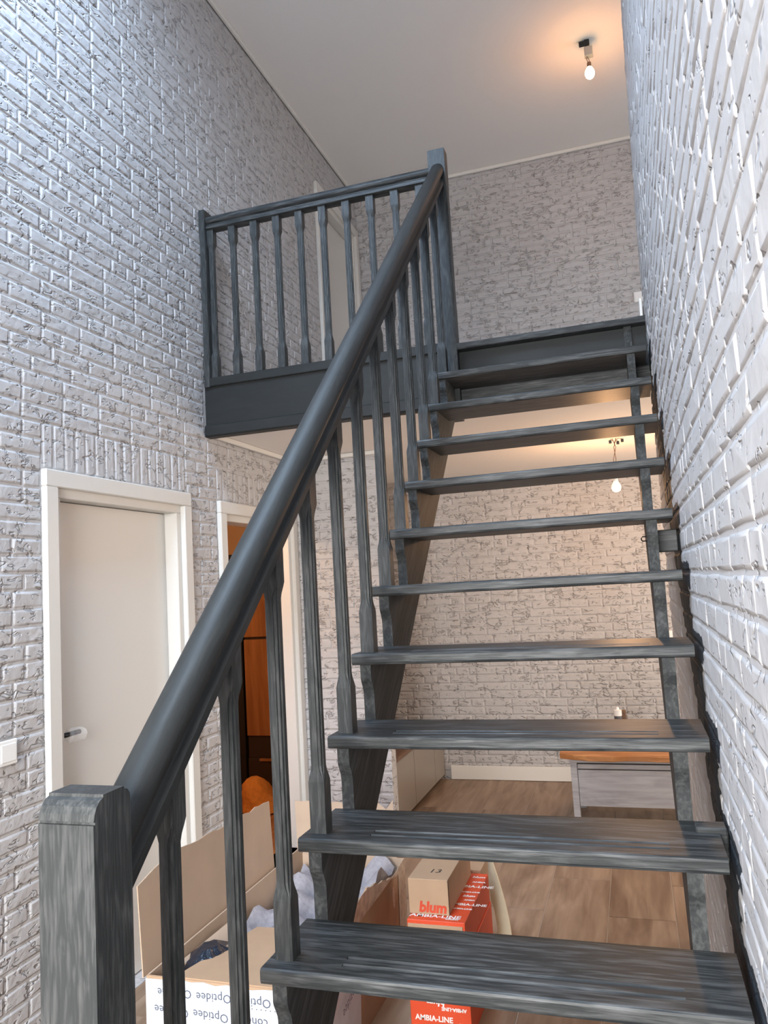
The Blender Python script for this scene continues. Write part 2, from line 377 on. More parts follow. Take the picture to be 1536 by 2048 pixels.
# the rest of the shell
def struct(name, mat, boxes, label=None):
    m = MB()
    for b in boxes: m.box(*b)
    return tag(m.build(name, mat), label, kind='structure')
WX0, WX1, WZ0, WZ1 = -1.75, -.15, -.05, 2.15
struct('wall_front', 'plaster', [(XL-.13, WX0, -3.4, -3.2, FL, CUP+.2), (WX1, .1, -3.4, -3.2, FL, CUP+.2), (WX0, WX1, -3.4, -3.2, FL, WZ0), (WX0, WX1, -3.4, -3.2, WZ1, CUP+.2)])
struct('wall_far_side', 'plaster', [(2.2, 2.4, 2.2, 5.2, FL, -.15), (2.2, 2.4, 2.2, 5.2, 1.55, 2.45), (2.2, 2.4, 2.2, 5.2, 3.45, CUP+.2), (2.2, 2.4, 2.2, 3.0, 2.45, 3.45), (2.2, 2.4, 4.4, 5.2, 2.45, 3.45), (2.2, 2.4, 2.2, 3.05, -.15, 1.55), (2.2, 2.4, 4.75, 5.2, -.15, 1.55)])
struct('wall_side_return', 'plaster', [(.06, 2.4, 2.24, 2.44, FL, CUP+.2)])
# upper ceiling with a roof-window shaft over the stair foot
SX0, SX1, SY0, SY1 = -2.2, -1.2, -.6, .7
c = struct('ceiling', 'ceil', [(XL-.13, 2.4, SY1, 5.2, CUP, CUP+.15), (XL-.13, 2.4, -3.4, SY0, CUP, CUP+.15), (XL-.13, SX0, SY0, SY1, CUP, CUP+.15), (SX1, 2.4, SY0, SY1, CUP, CUP+.15),
    (SX0-.05, SX0, SY0, SY1, CUP+.15, 5.0), (SX1, SX1+.05, SY0, SY1, CUP+.15, 5.0), (SX0-.05, SX1+.05, SY0-.05, SY0, CUP+.15, 5.0), (SX0-.05, SX1+.05, SY1, SY1+.05, CUP+.15, 5.0)], 'plain light ceiling above the landing')
def window(name, boxes, pane):
    w = empty(name, (0, 0, 0), kind='structure'); m = MB()
    for b in boxes: m.box(*b)
    m.build('window_frame', 'trim', w, bevel=.004); MB().box(*pane).build('window_pane', 'pane', w); return w
window('window_1', [(WX0, WX0+.06, -3.36, -3.28, WZ0, WZ1), (WX1-.06, WX1, -3.36, -3.28, WZ0, WZ1), (WX0, WX1, -3.36, -3.28, WZ0, WZ0+.06), (WX0, WX1, -3.36, -3.28, WZ1-.06, WZ1), (WX0, WX1, -3.36, -3.28, 1.7, 1.78)], (WX0+.05, WX1-.05, -3.33, -3.32, WZ0+.05, WZ1-.05))
window('window_2', [(SX0, SX0+.05, SY0, SY1, 4.92, 5.0), (SX1-.05, SX1, SY0, SY1, 4.92, 5.0), (SX0, SX1, SY0, SY0+.05, 4.92, 5.0), (SX0, SX1, SY1-.05, SY1, 4.92, 5.0)], (SX0+.04, SX1-.04, SY0+.04, SY1-.04, 4.955, 4.965))
window('window_3', [(2.26, 2.34, 3.05, 3.11, -.15, 1.55), (2.26, 2.34, 4.69, 4.75, -.15, 1.55), (2.26, 2.34, 3.05, 4.75, -.15, -.09), (2.26, 2.34, 3.05, 4.75, 1.49, 1.55)], (2.295, 2.305, 3.1, 4.7, -.1, 1.5))
window('added_window_4', [(2.26, 2.34, 3.0, 3.06, 2.45, 3.45), (2.26, 2.34, 4.34, 4.4, 2.45, 3.45), (2.26, 2.34, 3.0, 4.4, 2.45, 2.51), (2.26, 2.34, 3.0, 4.4, 3.39, 3.45)], (2.295, 2.305, 3.05, 4.35, 2.5, 3.4))  # unseen window, added to go with the landing fill
# landing slab: floor above, ceiling below
struct('floor_landing', 'landing', [(XL, 2.3, 2.372, YB, 1.86, LAND-.004)])
struct('ceiling_lower', 'ceil', [(XL, 2.3, 2.345, YB, CLO, 1.858)], 'low plain ceiling under the landing, glowing peach')
# cornice strips
def strip(name, boxes, mat='trim', bevel=.004):
    m = MB()
    for b in boxes: m.box(*b)
    return tag(m.build(name, mat, bevel=bevel), kind='structure')
strip('trim_1', [(XL+.010, XL+.032, 2.36, YB-.01, CUP-.026, CUP-.001)]); strip('trim_2', [(XL+.034, 2.2, YB-.032, YB-.010, CUP-.028, CUP-.001)])
strip('trim_3', [(XL+.010, XL+.032, 2.37, YP-.034, CLO-.028, CLO-.001)]); strip('trim_4', [(XL+.010, -1.75, YP-.032, YP-.010, CLO-.028, CLO-.001)])
strip('baseboard_back', [(-1.78, 2.2, YB-.024, YB-.009, FL+.002, FL+.11)], bevel=.003)
strip('baseboard_right', [(XR-.022, XR-.010, 2.36, 2.45, LAND, LAND+.10), (XR-.022, XR+.1, 2.450, 2.462, LAND, LAND+.10)], bevel=.002)

# floor of wood-look tiles, each plank a piece
floor = struct('floor', 'grout', [(XL-.05, 2.3, -3.4, YB+.05, FL-.06, FL-.0025)], 'brown oak-look plank tiles on the ground floor')
TW, TLN = .2975, 1.2
rf = random.Random(4); tm = {}
col_i = 0; x = -.1925-TW*8
while x < 2.0:
    off = (2.60 if (round((x+.49)/TW)) % 2 == 0 else 2.995)+((round((x+.49)/TW)) % 3)*.02
    y = off-TLN*4
    while y < YB:
        a0, a1, b0, b1 = max(x, XL+.0), min(x+TW, 2.2), max(y, -1.6), min(y+TLN, YB-.01)
        if a1-a0 > .04 and b1-b0 > .04 and not (a0 > -.1 and b1 < 2.4):
            l, w_ = round(b1-b0-.004, 3), round(a1-a0-.004, 3)
            if (l, w_) not in tm:
                t = MB().box(-w_/2, w_/2, -l/2, l/2, -.012, 0).build('tile', 'tile', bevel=.0012); tm[(l, w_)] = t.data; o = t
            else:
                o = bpy.data.objects.new('tile', tm[(l, w_)]); COL.objects.link(o)
            o.parent = floor; o.location = ((a0+a1)/2, (b0+b1)/2, FL+rf.uniform(-.0004, .0004))
        y += TLN
    x += TW

# ------------------------------------------------------------------ doors on the left wall
def casing(door, d, sill):
    y0, y1, z0, z1 = d; X = XL+.010
    for a, b in ((y0, y0+.066), (y1-.066, y1)):
        MB().box(X-.012, X+.016, a, b, sill, z1-.066).build('casing_board', 'white', door, bevel=.004)
    MB().box(X-.012, X+.016, y0, y1, z1-.066, z1).build('casing_board', 'white', door, bevel=.004)
    i0, i1, it = y0+.058, y1-.058, z1-.058
    for a, b in ((i0, i0+.045), (i1-.045, i1)):
        MB().box(XL-.125, XL+.002, a, b, sill, it-.045).build('jamb', 'white', door, bevel=.003)
    MB().box(XL-.125, XL+.002, i0, i1, it-.045, it).build('head_jamb', 'white', door, bevel=.003)
def door_leaf(door, d, sill, back):
    y0, y1, z0, z1 = d; i0, i1, it = y0+.104, y1-.104, z1-.104
    return MB().box(XL-back-.04, XL-back, i0, i1, sill+.006, it-.002).build('door_leaf', 'white', door, bevel=.002)
door1 = empty('door_1', (XL, (D1[0]+D1[1])/2, FL), 'closed white flush door with a dark lever handle', kind='structure')
casing(door1, D1, FL); lf = door_leaf(door1, D1, FL, .065)
h = MB().tube([(XL-.065, 1.197, .452), (XL-.02, 1.197, .452), (XL-.013, 1.200, .452), (XL-.012, 1.24, .452), (XL-.012, 1.285, .452)], .0095, 10)
hd = h.build('handle', 'handle', door1, smooth=True); hd['label'] = 'dark lever handle still in its film'
fm = MB(); rr = random.Random(2); ring = []
for i in range(7):
    yy = 1.222+.0135*i; ring.append([(XL-.012+.019*math.cos(a)*(1+.3*rr.random()), yy, .448+.021*math.sin(a)*(1+.5*rr.random())-.004) for a in [2*math.pi*k/7 for k in range(7)]])
fm.loft(ring).build('protective_film', 'film', door1)
door2 = empty('door_2', (XL, (D2[0]+D2[1])/2, FL), 'white frame of the open doorway to the side room', kind='structure'); casing(door2, D2, FL)
door3 = empty('door_3', (XL, (D3[0]+D3[1])/2, LAND), 'white framed door on the landing, behind the railing', kind='structure'); casing(door3, D3, LAND); door_leaf(door3, D3, LAND, .07)

# ------------------------------------------------------------------ staircase
H, G, T = .19, .2089, .032
TXL, TXR, TD = -1.0427, -.1204, .2408
zt = {k: k*H for k in range(0, 12)}; zt[-1] = -.215; zt[-2] = -.43
stair = empty('staircase', (-.58, -.39, FL), 'open anthracite oak staircase with sawtooth stringers, balusters and a thick handrail', 'staircase')
def rounded(y0, y1, z0, z1, r=.006, rb=.008):
    return [(y0, z0+rb), (y0+rb*.3, z0+rb*.3), (y0+rb, z0), (y1, z0), (y1, z1), (y0+r, z1), (y0+r*.3, z1-r*.3), (y0, z1-r)]
for k in range(-2, 11):
    y0, z1 = k*G, zt[k]; z0 = z1-T; m = MB()
    m.ext(rounded(y0, y0+TD, z0, z1), 'X', TXL, -.881); m.ext(rounded(y0, y0+TD, z0, z1), 'X', -.226, TXR)
    p = [(y0, z0+.008), (y0+.0025, z0+.0025), (y0+.008, z0), (y0+TD, z0), (y0+TD, z1)]
    for gy in (.078, .048):
        p += [(y0+gy+.006, z1), (y0+gy+.002, z1-.004), (y0+gy-.004, z1-.004), (y0+gy-.006, z1)]
    p += [(y0+.006, z1), (y0+.002, z1-.002), (y0, z1-.006)]
    m.ext(p, 'X', -.881, -.226)
    m.build('tread', 'oakX', stair)
# landing nosing
MB().ext(rounded(11*G, 11*G+.075, LAND-T, LAND), 'X', -.965, XR-.004).build('landing_nosing', 'oakX', stair)
# sawtooth stringers
low = lambda y: -.474+.9665*y
def stringer(x0, x1):
    pts = []
    for k in range(-2, 11):
        zb = FL if k == -2 else zt[k-1]-T
        top = zt[k]-T; yb, yt = k*G+.032, k*G+.012
        if k == -2: pts.append((yb, zb))
        base = zt[k-1] if k > -2 else FL
        for s, dz in ((1, .092), (.97, .084), (.85, .072), (.5, .058), (.15, .046), (.03, .039), (0, .036)):
            pts.append((yt+(yb-yt)*s, top-dz))
        pts.append((yt, top)); pts.append(((k+1)*G+.032, top))
    pts.append((2.332, LAND-T)); 
    pts[-1:] = [(11*G+.032, zt[10]-T+.05), (11*G+.032-.02*0, LAND-T), (2.338, LAND-T)]
    pts.append((2.338, low(2.338))); yb = (FL+.474)/.9665; pts.append((yb, FL))
    return MB().ext(pts, 'X', x0, x1).build('stringer', 'oakS', stair)
stringer(-1.022, -.990); stringer(-.2, -.168)
# balusters
def corner_section(cx, cy, ax, ay, c, z):
    q = c*.34; P = []
    for sx, sy in ((1, 1), (-1, 1), (-1, -1), (1, -1)):
        pts = [(0, c), (q, c), (c*.42, c*.42), (c, q), (c, 0)]          # inward offsets from the square corner
        pts = [(q if 0 else a, b) for a, b in pts]
        seq = pts if sx*sy > 0 else pts[::-1]
        for a, b in seq: P.append((cx+sx*(ax-a), cy+sy*(ay-b), z))
    # order counter-clockwise round the section
    return P
def sq_loft(m, cx, cy, a, z0, z1, bot, top, slope=0, waist=.0033, ch=.0105):
    S = []
    e = .0006
    prof = [(z0, a, e), (z0+bot, a, e), (z0+bot+.010, a-.0008, .004), (z0+bot+.024, a-waist*.75, ch*.8), (z0+bot+.036, a-waist, ch),
            (z1-top-.036, a-waist, ch), (z1-top-.024, a-waist*.75, ch*.8), (z1-top-.010, a-.0008, .004), (z1-top, a, e), (z1, a, e)]
    for z, aa, c in prof: S.append(corner_section(cx, cy, aa, aa, c, z))
    if slope: S[-1] = [(x, y, z+slope*(y-cy)) for x, y, z in S[-1]]
    m.loft(S)
RAIL = lambda y: .866+.9095*y
BX = -1.007
for k in range(-1, 11):
    m = MB(); yc = k*G+.060; sq_loft(m, BX, yc, .020, zt[k], RAIL(yc)-.052, .118 if k >= 0 else .12, .085, slope=.9095)
    m.build('baluster', 'oakZ', stair)
# handrail, swept along the pitch; profile in the plane square to the rail
cs, sn = math.cos(SL), math.sin(SL)
RH = [(.027, -.049), (.0305, -.046), (.0305, -.030), (.0285, -.0275), (.021, -.025), (.017, -.019), (.0175, -.013), (.0235, -.009), (.030, -.004), (.0335, .005), (.0328, .015), (.028, .026), (.018, .034)]
RP = [(-u, v) for u, v in RH]+[(0, .037)]+RH[::-1]
def rail_secs(y0, y1):
    out = []
    for y in (y0, y1):                # cut vertically at the newel faces
        out.append([(BX+u, y, RAIL(y)+v/cs) for u, v in RP])
    return out
MB().loft(rail_secs(-.312, 2.302)).build('handrail', 'oakR', stair, smooth=True)
# newels
m = MB(); y0, y1, zc = -.39, -.31, .662
prof = [(y0, FL), (y1, FL), (y1, zc+.010), (y1-.0015, zc+.019), (y1-.006, zc+.025), (y1-.013, zc+.0275), (y1-.0145, zc+.031), (y0+.0215, zc+.031), (y0+.021, zc+.027), (y0+.014, zc+.0245), (y0+.007, zc+.018), (y0+.0025, zc+.009), (y0+.0005, zc), (y0+.0035, zc-.001), (y0+.0035, zc-.004), (y0, zc-.0045)]
m.ext(prof, 'X', -1.052, -.962); n = m.build('newel_post', 'oakZ', stair); n['label'] = 'bottom newel post with rounded cap'
m = MB(); cx, cy = -1.0085, 2.333; S = []
for z, c in ((1.72, .001), (2.26, .001), (2.28, .006), (2.30, .009), (2.86, .009), (2.88, .006), (2.90, .001), (3.083, .001)):
    S.append(corner_section(cx, cy, .0425, .033, c, z))
m.loft(S); n = m.build('newel_post', 'oakZ', stair); n['label'] = 'tall top newel post at the landing edge'
# blocks fixing the wall-side stringer to the bricks
for yb, z in ((1.40, 1.045), (.575, .355)):
    MB().box(-.168, XR-.004, yb, yb+.05, z-.036, z+.036).build('wall_bracket', 'oakX', stair, bevel=.003)
MB().tube([(-.2, 1.33, 1.06), (-.213, 1.33, 1.06), (-.217, 1.33, 1.055), (-.217, 1.33, 1.050), (-.213, 1.33, 1.046), (-.2, 1.33, 1.046)], .0022, 6).build('screw_eye', 'black', stair)

# landing edge: fascia boards and beads
trim5 = empty('trim_5', (XL, 2.3, 1.78), 'anthracite boarding along the landing edge', kind='structure')
MB().box(XL+.003, -1.052, 2.298, 2.343, 1.84, 2.052).build('fascia_board', 'fascia', trim5)
MB().ext([(2.283, 1.79), (2.29, 1.782), (2.343, 1.782), (2.343, 1.846), (2.29, 1.846), (2.283, 1.84)], 'X', XL+.003, -1.052).build('lower_bead', 'fascia', trim5)
MB().box(-.966, XR+.001, 2.345, 2.365, 1.80, 2.056).build('fascia_board', 'fascia', trim5)
MB().ext([(2.338, 1.79), (2.343, 1.782), (2.365, 1.782), (2.365, 1.88), (2.345, 1.88), (2.338, 1.87)], 'X', -.966, XR+.001).build('lower_bead', 'oakX', trim5)
# gallery railing on the landing
gal = empty('gallery_railing', (-1.68, 2.33, LAND), 'dark balustrade with chamfered balusters along the landing edge', 'railing')
MB().ext([(2.284, 2.056), (2.287, 2.052), (2.375, 2.052), (2.375, 2.099), (2.287, 2.099), (2.284, 2.096)], 'X', XL+.040, -1.052).build('base_rail', 'fascia', gal)
for i in range(10):
    cx = -2.288+.1312*i; m = MB(); sq_loft(m, cx, 2.331, .020, 2.098, 2.936, .112, .085); m.build('baluster', 'oakZ', gal)
MB().ext([(2.331+u*1.0, 2.972+v*.9) for u, v in RP], 'X', XL+.040, -1.051).build('handrail', 'oakX', gal, smooth=True)
m = MB(); S = []
for z, c in ((2.05, .0008), (2.20, .0008), (2.22, .006), (2.86, .006), (2.88, .0008), (3.035, .0008)): S.append(corner_section(XL+.025, 2.325, .017, .040, c, z))
m.loft(S); m.build('wall_post', 'oakZ', gal)

# ------------------------------------------------------------------ lamps
def bulb(name, c, mat, drop, label, size=1.0):
    pass
lamp = empty('pendant_bulb', (-.262, 3.70, CUP), 'lit bare bulb on loose wires under the upper ceiling', 'lamp')
MB().box(-.302, -.258, 3.69, 3.715, CUP-.032, CUP-.004).box(-.268, -.235, 3.685, 3.72, CUP-.034, CUP-.001).build('ceiling_hook', 'black', lamp, bevel=.004)
MB().box(-.272, -.218, 3.68, 3.72, CUP-.118, CUP-.052).build('connector_block', 'ceramic', lamp, bevel=.004)
MB().tube([(-.248, 3.70, CUP-.02), (-.252, 3.70, CUP-.06), (-.262, 3.70, CUP-.12), (-.258, 3.70, CUP-.14), (-.252, 3.70, CUP-.165)], .0025, 6).build('wire', 'wire', lamp)
MB().tube([(-.240, 3.70, CUP-.02), (-.238, 3.69, CUP-.07), (-.258, 3.69, CUP-.12), (-.246, 3.695, CUP-.14), (-.244, 3.70, CUP-.165)], .0025, 6).build('wire', 'wire', lamp)
MB().lathe((-.248, 3.70, CUP-.19), [(.001, .032), (.013, .032), (.014, .0), (.001, -.001)], 14).build('lamp_cap', 'wire', lamp, smooth=True)
MB().lathe((-.248, 3.70, CUP-.262), [(.001, -.004), (.014, -.002), (.026, .010), (.031, .028), (.028, .048), (.017, .068), (.013, .074), (.001, .074)], 18).build('bulb', 'bulb_on', lamp, smooth=True)
pl = bpy.data.lights.new('pendant_bulb_light', 'POINT'); pl.energy = 4.2; pl.color = (1.0, .38, .12); pl.shadow_soft_size = .028
po = bpy.data.objects.new('pendant_bulb_light', pl); COL.objects.link(po); po.location = (-.248, 3.70, CUP-.30)
lamp2 = empty('pendant_bulb', (-.293, 3.885, CLO), 'pale bare bulb hanging from the low ceiling behind the treads', 'lamp')
for a in (-1, 1):
    MB().tube([(-.293+.012*a, 3.885, CLO-.002), (-.293-.006*a, 3.885, CLO-.06), (-.300+.008*a, 3.885, CLO-.14), (-.305-.004*a, 3.885, CLO-.26)], .0024, 6).build('wire', 'wire', lamp2)
for i, (dx, dz) in enumerate(((-.035, -.012), (.012, -.022), (.04, -.010))):
    MB().box(-.293+dx, -.293+dx+.018, 3.88, 3.892, CLO+dz-.022, CLO+dz).build('connector', 'black', lamp2, bevel=.002)
    MB().tube([(-.293, 3.885, CLO-.03), (-.293+dx*.6, 3.886, CLO-.004), (-.293+dx+.008, 3.886, CLO+dz)], .002, 5).build('wire', 'wire', lamp2)
MB().lathe((-.305, 3.885, 1.535), [(.001, .02), (.014, .02), (.015, -.005), (.001, -.006)], 14).build('lamp_cap', 'plastic', lamp2, smooth=True)
MB().lathe((-.305, 3.885, 1.462), [(.001, 0), (.014, .002), (.026, .013), (.031, .030), (.028, .046), (.018, .062), (.015, .070), (.001, .070)], 18).build('bulb', 'bulb_low', lamp2, smooth=True)
pl = bpy.data.lights.new('low_bulb_light', 'POINT'); pl.energy = 17; pl.color = (1.0, .54, .25); pl.shadow_soft_size = .06
po = bpy.data.objects.new('low_bulb_light', pl); COL.objects.link(po); po.location = (-.305, 3.885, 1.42)

# switches
def plate(name, P, u, v, s, label):
    o = empty(name, P(u, v, 0), label, 'switch')
    def bx(a0, a1, b0, b1, w0, w1):
        p, q = P(u+a0, v+b0, w0), P(u+a1, v+b1, w1); return MB().box(*[f(p[i], q[i]) for i in range(3) for f in (min, max)])
    bx(-s, s, -s, s, .006, .017).build('frame', 'plastic', o, bevel=.003); bx(-s*.8, s*.8, -s*.72, s*.72, .0175, .021).build('rocker', 'plastic', o, bevel=.002)
    return o
plate('light_switch', PL, .893, .456, .042, 'white light switch on the brick beside the closed door')
plate('light_switch', PB, -.02, 3.095, .041, 'small white switch above the landing at the wall corner')
plate('light_switch', PB, -.01, .446, .041, 'white switch far behind the wall-side stringer')

# ------------------------------------------------------------------ side room behind the open doorway
struct('wall_side_room', 'roomwall', [(-4.2, -4.1, 1.9, 5.0, FL, 1.9), (-4.1, XL-.13, 4.9, 5.0, FL, 1.9), (-4.1, XL-.13, 1.9, 2.0, FL, 1.9)])
struct('floor_side_room', 'roomfloor', [(-4.1, XL-.0, 2.0, 4.9, FL-.05, FL)]); struct('ceiling_side_room', 'roomwall', [(-4.2, XL-.13, 1.9, 5.0, 1.82, 1.9)])
rl = bpy.data.lights.new('side_room_lamp_light', 'POINT'); rl.energy = 24; rl.color = (1.0, .62, .33); rl.shadow_soft_size = .08
ro = bpy.data.objects.new('side_room_lamp_light', rl); COL.objects.link(ro); ro.location = (-3.0, 2.75, 1.55)
cab = empty('tall_cabinet', (-2.95, 4.62, FL), 'tall warm oak cupboard with dark drawers seen through the open doorway', 'cabinet')
MB().box(-3.30, -2.52, 4.42, 4.86, FL+.002, 1.36).build('body', 'brownblack', cab, bevel=.003)
for z0, z1 in ((.592, 1.35), (-.19, .572)):
    for x0, x1 in ((-3.297, -2.912), (-2.908, -2.523)):
        MB().box(x0, x1, 4.400, 4.419, z0, z1).build('door', 'orangewood', cab, bevel=.002)
d = MB().box(-3.297, -2.523, 4.402, 4.419, -.60, -.37).build('drawer', 'brownblack', cab, bevel=.002)
MB().box(-3.19, -3.03, 4.385, 4.403, -.385, -.365).build('handle', 'orangewood', d, bevel=.002)
tag(MB().box(-3.41, -3.315, 4.40, 4.46, FL, 1.27).build('dark_panel', 'black', bevel=.004, origin=(-3.36, 4.43, FL)), 'narrow black panel beside the tall oak cupboard', 'panel')
m = MB(); secs = []; rr = random.Random(5)
for z, s, dx in ((0, .115, .03), (.012, .145, .03), (.04, .140, .02), (.07, .128, .01), (.11, .118, -.005), (.15, .105, -.02), (.19, .088, -.03), (.225, .060, -.035), (.245, .025, -.035)):
    secs.append([(-2.99+dx+s*1.05*math.cos(a)*(1+.10*math.sin(4*a+z*31)+.05*math.sin(9*a-z*60)), 3.98+s*math.sin(a)*(1+.10*math.sin(5*a+z*25)), FL+z) for a in [2*math.pi*k/36 for k in range(36)]])
m.loft(secs); tag(m.build('cloth_bundle', 'cloth', smooth=True, origin=(-2.98, 3.98, FL)), 'orange cloth bundle on the floor of the side room', 'cloth')

# ------------------------------------------------------------------ furniture under the landing
sb = empty('sideboard', (-2.05, 4.2, FL), 'low greige cupboard with plain doors in the niche behind the wall stub', 'cabinet')
MB().box(-2.33, -1.85, YP+.11, YB-.03, FL+.03, -.20).build('body', 'greige', sb, bevel=.003)
MB().box(-2.33, -1.80, YP+.105, YB-.028, -.198, -.172).build('top', 'walnut', sb, bevel=.003)
for a, b in ((3.495, 4.095), (4.103, 4.66), (4.668, 4.965)):
    MB().box(-1.849, -1.828, a, b, FL+.045, -.203).build('door', 'greige', sb, bevel=.002)
MB().box(-2.30, -1.88, YP+.13, YB-.05, FL+.0, FL+.03).build('plinth', 'black', sb)
tb = empty('side_table', (-.3, 4.0, FL), 'grey washed oak table with a drawer behind the treads', 'table')
MB().box(-.727, .25, 3.80, 4.35, -.225, -.203).build('top', 'greyoak', tb, bevel=.002)
for x0, y0 in ((-.722, 3.805), (.205, 3.805), (-.722, 4.30), (.205, 4.30)):
    MB().box(x0, x0+.04, y0, y0+.04, FL, -.225).build('leg', 'greyoak', tb, bevel=.002)
MB().box(-.68, .203, 3.815, 3.83, -.265, -.237).build('upper_drawer', 'greyoak', tb, bevel=.0015)
d = MB().box(-.68, .203, 3.813, 3.83, -.492, -.271).build('drawer', 'greyoak', tb, bevel=.0015)
MB().box(-.682, .205, 3.83, 4.33, -.44, -.227).build('body', 'dark', tb)
m = MB(); rr = random.Random(9); N_ = 22; f_, b_ = [], []
for i in range(N_+1):
    t = i/N_; xx = -.785+1.0*t; e = .07*(1-min(1, t*6))**2
    f_.append((xx, 3.745+e+.012*math.sin(t*17)+rr.uniform(-.004, .004))); b_.append((xx, 4.13-e*1.4+.01*math.sin(t*13)))
prof = f_+b_[::-1]; m.ext(prof, 'Z', -.2025, -.170)
tag(m.build('live_edge_board', 'slab', bevel=.003, origin=(-.3, 3.95, -.2025)), 'brown live-edge wooden board lying on the grey table', 'board')
ct = empty('sealant_cartridge', (-.416, 4.0, -.17), 'dark cartridge with white cap standing on the wooden board', 'cartridge')
MB().lathe((-.416, 4.0, -.17), [(.001, 0), (.024, 0), (.024, .20), (.001, .2005)], 18).build('tube', 'tube', ct, smooth=True)
MB().lathe((-.416, 4.0, .03), [(.001, 0), (.0255, .0), (.0255, .036), (.012, .038), (.008, .055), (.001, .056)], 18).build('cap', 'plastic', ct, smooth=True)
tag(MB().box(-.392, -.366, 4.03, 4.075, -.17, .056).build('narrow_carton', 'walnut', bevel=.002, origin=(-.379, 4.05, -.17)), 'narrow brown carton just behind the cartridge', 'box')

# ------------------------------------------------------------------ packaging on the floor under the stair
bx = empty('moving_carton', (-1.54, 1.46, FL), 'large open torn cardboard carton wrapped in white printed tape', 'box')
X0, X1, Y0, Y1, ZT = -1.785, -1.30, .87, 2.05, -.205
W_ = .006
MB().box(X0, X1, Y0, Y0+W_, FL, ZT).build('front_wall', 'kraft', bx); MB().box(X0, X1, Y1-W_, Y1, FL, ZT-.03).build('back_wall', 'kraft_in', bx)
MB().box(X0, X0+W_, Y0+W_, Y1-W_, FL, ZT).build('side_wall', 'kraft_in', bx)
def ragged(name, mat, P, us, tops, bottom, th, parent=bx):
    """upright sheet with an uneven top edge; P(u, z, offset)"""
    m = MB(); n = len(us); a = [P(u, bottom, 0) for u in us]; b = [P(u, t, 0) for u, t in zip(us, tops)]
    c = [P(u, bottom, th) for u in us]; d = [P(u, t, th) for u, t in zip(us, tops)]
    V = a+b+c+d; F = []
    for i in range(n-1): F += [(i, i+1, n+i+1, n+i), (2*n+i+1, 2*n+i, 3*n+i, 3*n+i+1), (n+i, n+i+1, 3*n+i+1, 3*n+i), (i+1, i, 2*n+i, 2*n+i+1)]
    F += [(0, n, 3*n, 2*n), (n-1, 3*n-1, 4*n-1, 2*n-1)]
    m.add(V, F); return m.build(name, mat, parent)
rr = random.Random(12)
us = [Y0+W_+(Y1-2*W_-Y0)*i/24 for i in range(25)]
tops = [(-.16 if u < 1.5 else -.15-.13*(u-1.5)/.5)+rr.uniform(-.006, .006) for u in us]
ragged('side_wall', 'kraft', lambda u, z, o: (X1-o+.02*math.sin((u-Y0)*2.6)*max(0, (z-FL))/.45, u, z), us, tops, FL, W_)
# tape band along the torn top of the side wall
us2 = [1.30+.74*i/16 for i in range(17)]
ragged('clear_tape', 'clear', lambda u, z, o: (X1+.0012+o+.02*math.sin((u-Y0)*2.6)*max(0, (z-FL))/.45, u, z), us2, [(-.16 if u < 1.5 else -.15-.13*(u-1.5)/.5)+rr.uniform(-.004, .006) for u in us2], -.235, .0012)
ragged('clear_tape', 'clear', lambda u, z, o: (X1+.0015+o+.02*math.sin((u-Y0)*2.6)*max(0, (z-FL))/.45, u, z), [1.93, 1.97, 2.0, 2.04], [-.23]*4, FL+.01, .0012)
ragged('white_tape', 'tape', lambda u, z, o: (X1+.0015+o+.02*math.sin((u-Y0)*2.6)*max(0, (z-FL))/.45, u, z), [.90, 1.0, 1.1, 1.2, 1.3, 1.42], [-.30, -.31, -.33, -.35, -.38, -.43], FL+.02, .0012)
m = MB(); m.add([(X1+.026, 1.80+.014*math.cos(a), -.30+.042*math.sin(a)) for a in [2*math.pi*k/16 for k in range(16)]], [tuple(range(16))]); m.build('hand_hole', 'corr', bx)
# flaps
us = [.872+.925*i/22 for i in range(23)]
tops = [(.055+.035*min(1, (u-.87)/.13) if u < 1.02 else .09-.025*(u-1.02)/.75)+rr.uniform(-.006, .006) for u in us]
ragged('side_flap', 'kraft_in', lambda u, z, o: (X0-.012-.05*max(0, z-ZT)-o, u, z), us, tops, ZT-.01, .004)
us = [X0-.02+.47*i/14 for i in range(15)]
ragged('back_flap', 'kraft_in', lambda u, z, o: (u, Y1+.0-.03*max(0, z-ZT)+o, z), us, [-.005+.0*u+rr.uniform(-.003, .003) for u in us[:-2]]+[-.03, .012], ZT-.04, .004)
m = MB(); m.hexa([(X0+.10, Y0+.004, ZT), (X1-.02, Y0+.004, ZT), (X1-.05, 1.30, ZT-.02), (X0+.17, 1.28, ZT-.02)], [(X0+.10, Y0+.004, ZT+.004), (X1-.02, Y0+.004, ZT+.004), (X1-.05, 1.30, ZT-.016), (X0+.17, 1.28, ZT-.016)])
m.build('front_flap', 'kraft', bx)
m = MB(); m.hexa([(X0+.02, 1.02, ZT-.03), (X0+.03, 1.33, ZT-.03), (X0+.12, 1.36, ZT-.10), (X0+.12, 1.10, ZT-.10)], [(X0+.024, 1.02, ZT-.026), (X0+.034, 1.33, ZT-.026), (X0+.124, 1.36, ZT-.096), (X0+.124, 1.10, ZT-.096)]); m.build('inner_flap', 'kraft_in', bx)
us = [X0-.002+(X1-X0)*i/12 for i in range(13)]
ragged('white_tape', 'tape', lambda u, z, o: (u, Y0-.0012-o, z), us, [ZT-.004+rr.uniform(-.006, .003) for u in us], FL+.06, .001)
